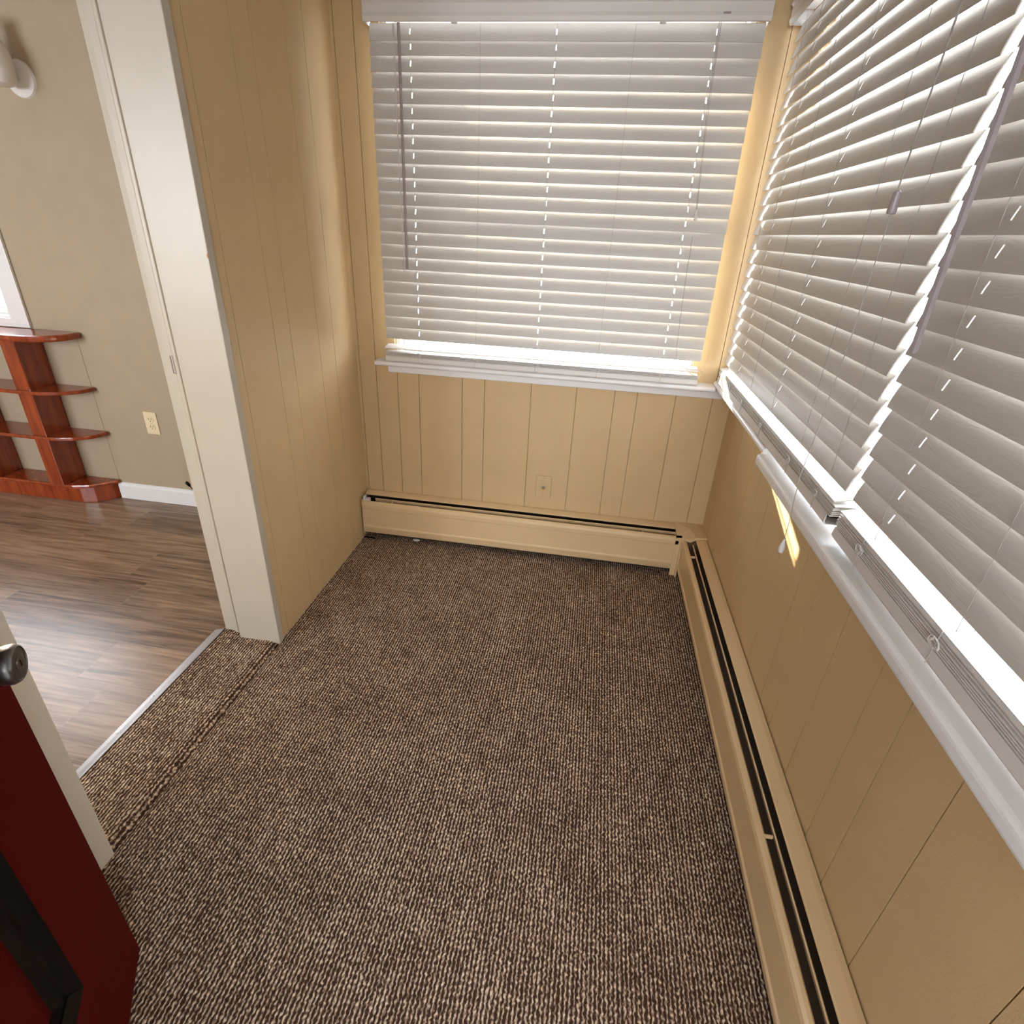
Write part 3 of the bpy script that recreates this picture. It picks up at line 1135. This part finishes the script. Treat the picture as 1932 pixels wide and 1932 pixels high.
def shelf(name, xtip, yf, xs0, z0, z1, bev, full=False):
    bm = B()
    a_, b2 = xtip - xs0, YW - 0.004 - yf
    pts = [(-3.5, YW - 0.004), (xtip, YW - 0.004)]
    p = 2.0 if not full else 2.6
    for k in range(0, 13):
        th = k / 12 * PI / 2
        pts.append((xs0 + a_ * abs(math.cos(th)) ** (2 / p), YW - 0.004 - 0.012 - (b2 - 0.012) * abs(math.sin(th)) ** (2 / p)))
    pts.append((-3.5, yf))
    prism(bm, sp_(pts), 2, z0, z1)
    obj(name, bm, M['wood'], t, bevel=bev)


shelf('shelf', -1.378, -0.135, -1.60, 0.360, 0.378, 0.004)
shelf('shelf', -1.378, -0.135, -1.60, 0.588, 0.606, 0.004)
shelf('top_board', -1.368, -0.150, -1.62, 0.838, 0.868, 0.010, True)
for x in (-1.672, -2.062, -2.5, -2.95):
    for za, zb in ((0.108, 0.360), (0.378, 0.588), (0.606, 0.838)):
        pass
    bm = B()
    box(bm, x + 1.39, -0.118 - YW, 0.108, x + 0.078 + 1.39, -0.004, 0.838)
    obj('post', bm, M['wood'], t, bevel=0.003)

# ------------------------------------------------------------------ wall sconce
t = thing('wall_sconce', 'white wall sconce high on the beige wall above the shelf unit', 'wall lamp', (-1.30, YW, 1.83))
bm = B()
lathe(bm, [(0.0, 0.016), (0.03, 0.016), (0.052, 0.013), (0.061, 0.008), (0.064, 0.0)], 36, mt)
obj('wall_plate', bm, M['white'], t, smooth=True)
bm = B()
tube(bm, [(0, -0.012, -0.01), (0, -0.05, -0.014), (0, -0.085, -0.012)], 0.011, 12)
obj('arm', bm, M['white'], t, smooth=True)
bm = B()
lathe(bm, [(0.0, -0.036), (0.028, -0.036), (0.046, -0.028), (0.056, 0.0), (0.053, 0.02), (0.060, 0.03), (0.052, 0.075), (0.036, 0.118), (0.030, 0.140), (0.037, 0.162), (0.046, 0.172),
           (0.042, 0.172), (0.033, 0.160), (0.026, 0.140), (0.032, 0.118), (0.048, 0.075), (0.05, 0.03), (0.0, 0.02)], 32, Matrix.Translation((-0.004, -0.088, -0.004)))
obj('lamp_shade', bm, M['white'], t, smooth=True)

# ------------------------------------------------------------------ small things
t = thing('black_cable', 'short black cable end poking out behind the cream jamb by the baseboard', 'cable', (-0.957, -0.02, 0))
bm = B()
tube(bm, [(0.012, -0.01, 0.142), (0.022, -0.006, 0.120), (0.040, 0.0, 0.095), (0.050, 0.0, 0.06), (0.055, 0.004, 0.006), (0.2, 0.01, 0.004), (0.5, 0.012, 0.004)], 0.0022, 8)
obj('cord', bm, M['black'], t, smooth=True)
bm = B()
tube(bm, [(-0.004, -0.012, 0.163), (0.002, -0.011, 0.157), (0.010, -0.010, 0.146), (0.014, -0.010, 0.139)], [0.006, 0.0085, 0.0075, 0.003], 12)
obj('plug', bm, M['black'], t, smooth=True)

bm = B()
bmesh.ops.create_icosphere(bm, subdivisions=3, radius=1.0, matrix=Matrix.Translation((0.262, -0.066, 0.0075)) @ Matrix.Diagonal((0.0175, 0.008, 0.0065, 1)))
for v in bm.verts:
    v.co += Vector((random.uniform(-1, 1), random.uniform(-1, 1), random.uniform(-1, 1))) * 0.0006
tag(obj('paper_scrap', bm, M['white'], smooth=True), 'small white scrap on the carpet at the foot of the far heater', 'scrap')
bm = B()
box(bm, 0.004, -0.090, 0.001, 0.060, -0.084, 0.006)
o = tag(obj('black_strip', bm, M['black'], bevel=0.001), 'thin black strip on the carpet in the far left corner', 'strip')
bm = B()
bmesh.ops.create_icosphere(bm, subdivisions=2, radius=1.0, matrix=Matrix.Translation((1.424, -1.325, 0.004)) @ Matrix.Diagonal((0.0035, 0.0045, 0.003, 1)))
tag(obj('crumb', bm, M['white'], smooth=True), 'tiny white crumb on the carpet near the right hand heater', 'crumb')

# ------------------------------------------------------------------ open entrance door
dx, dy = 0.54, -0.84
ang = math.atan2(dy, dx)
t = sthing('door_1', 'open dark red entrance door in the lower left foreground', 'door', (0.218, -1.774, 0))
t.rotation_euler = (0, 0, ang)
# local: x from the free edge to the hinge, +y = outward face normal seen by the camera
DW, DT, DH = 0.80, 0.044, 2.03
a0, a1 = 0.174, 0.219     # moulding around the lower panel
pz0, pz1 = 0.262, 0.98
bm = B()
px0, px1 = a0, DW - a0
box(bm, 0, -DT, 0.014, px0, 0, DH)
box(bm, px1, -DT, 0.014, DW, 0, DH)
box(bm, px0, -DT, 0.014, px1, 0, pz0)
box(bm, px0, -DT, pz1, px1, 0, DH)
box(bm, px0, -DT, pz0, px1, -0.03, pz1)
obj('door_slab', bm, M['red'], t)
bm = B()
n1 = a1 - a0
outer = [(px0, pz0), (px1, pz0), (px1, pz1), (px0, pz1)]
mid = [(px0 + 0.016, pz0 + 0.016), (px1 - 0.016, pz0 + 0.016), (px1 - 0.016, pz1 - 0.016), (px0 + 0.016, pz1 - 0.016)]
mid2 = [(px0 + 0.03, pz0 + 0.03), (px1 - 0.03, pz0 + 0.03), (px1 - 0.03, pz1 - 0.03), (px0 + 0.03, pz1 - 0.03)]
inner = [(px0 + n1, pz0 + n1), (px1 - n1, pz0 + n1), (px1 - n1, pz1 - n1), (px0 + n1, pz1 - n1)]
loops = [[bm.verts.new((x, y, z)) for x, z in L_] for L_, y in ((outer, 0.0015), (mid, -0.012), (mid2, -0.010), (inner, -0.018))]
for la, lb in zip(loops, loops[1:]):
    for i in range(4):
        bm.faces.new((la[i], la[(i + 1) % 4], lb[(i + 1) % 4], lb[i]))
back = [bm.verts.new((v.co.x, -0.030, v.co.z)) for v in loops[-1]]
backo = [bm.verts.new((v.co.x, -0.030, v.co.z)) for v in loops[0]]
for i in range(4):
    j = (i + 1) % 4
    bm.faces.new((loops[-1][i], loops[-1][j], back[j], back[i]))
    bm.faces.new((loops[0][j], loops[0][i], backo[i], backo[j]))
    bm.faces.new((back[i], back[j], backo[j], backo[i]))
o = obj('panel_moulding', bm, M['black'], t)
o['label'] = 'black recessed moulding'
bm = B()
f1 = [(px0 + n1, pz0 + n1), (px1 - n1, pz0 + n1), (px1 - n1, pz1 - n1), (px0 + n1, pz1 - n1)]
f2 = [(px0 + n1 + 0.03, pz0 + n1 + 0.03), (px1 - n1 - 0.03, pz0 + n1 + 0.03), (px1 - n1 - 0.03, pz1 - n1 - 0.03), (px0 + n1 + 0.03, pz1 - n1 - 0.03)]
A_ = [bm.verts.new((x, -0.018, z)) for x, z in f1]
C_ = [bm.verts.new((x, -0.006, z)) for x, z in f2]
D_ = [bm.verts.new((x, -0.030, z)) for x, z in f1]
for i in range(4):
    j = (i + 1) % 4
    bm.faces.new((A_[i], A_[j], C_[j], C_[i]))
    bm.faces.new((A_[j], A_[i], D_[i], D_[j]))
bm.faces.new(C_)
bm.faces.new(D_[::-1])
obj('raised_panel', bm, M['red'], t)
bm = B()
mk = Matrix.Translation((0.0655, 0, 0.834)) @ Matrix.Rotation(-PI / 2, 4, 'X')
lathe(bm, [(0.0, 0.0), (0.032, 0.0), (0.032, 0.003), (0.029, 0.007), (0.017, 0.010), (0.014, 0.016), (0.015, 0.022), (0.022, 0.028), (0.0265, 0.036), (0.0272, 0.046), (0.0248, 0.0515), (0.0225, 0.053), (0.0215, 0.0515),
           (0.0205, 0.0518), (0.0, 0.0524)], 40, mk)
kb = obj('door_knob', bm, M['knob'], t, smooth=True)
kb['label'] = 'dark pewter knob with keyhole'
bm = B()
lathe(bm, [(0.0, 0.0538), (0.0088, 0.0538), (0.0100, 0.0528), (0.0100, 0.051)], 24, mk)
kc = obj('lock_cylinder', bm, M['knob'], kb, smooth=True)
bm = B()
box(bm, 0.0655 - 0.0012, 0.0530, 0.834 - 0.0050, 0.0655 + 0.0012, 0.0541, 0.834 + 0.0030)
box(bm, 0.0655 - 0.0005, 0.0530, 0.834 + 0.0030, 0.0655 + 0.0022, 0.0541, 0.834 + 0.0050)
obj('keyhole', bm, M['black'], kb)
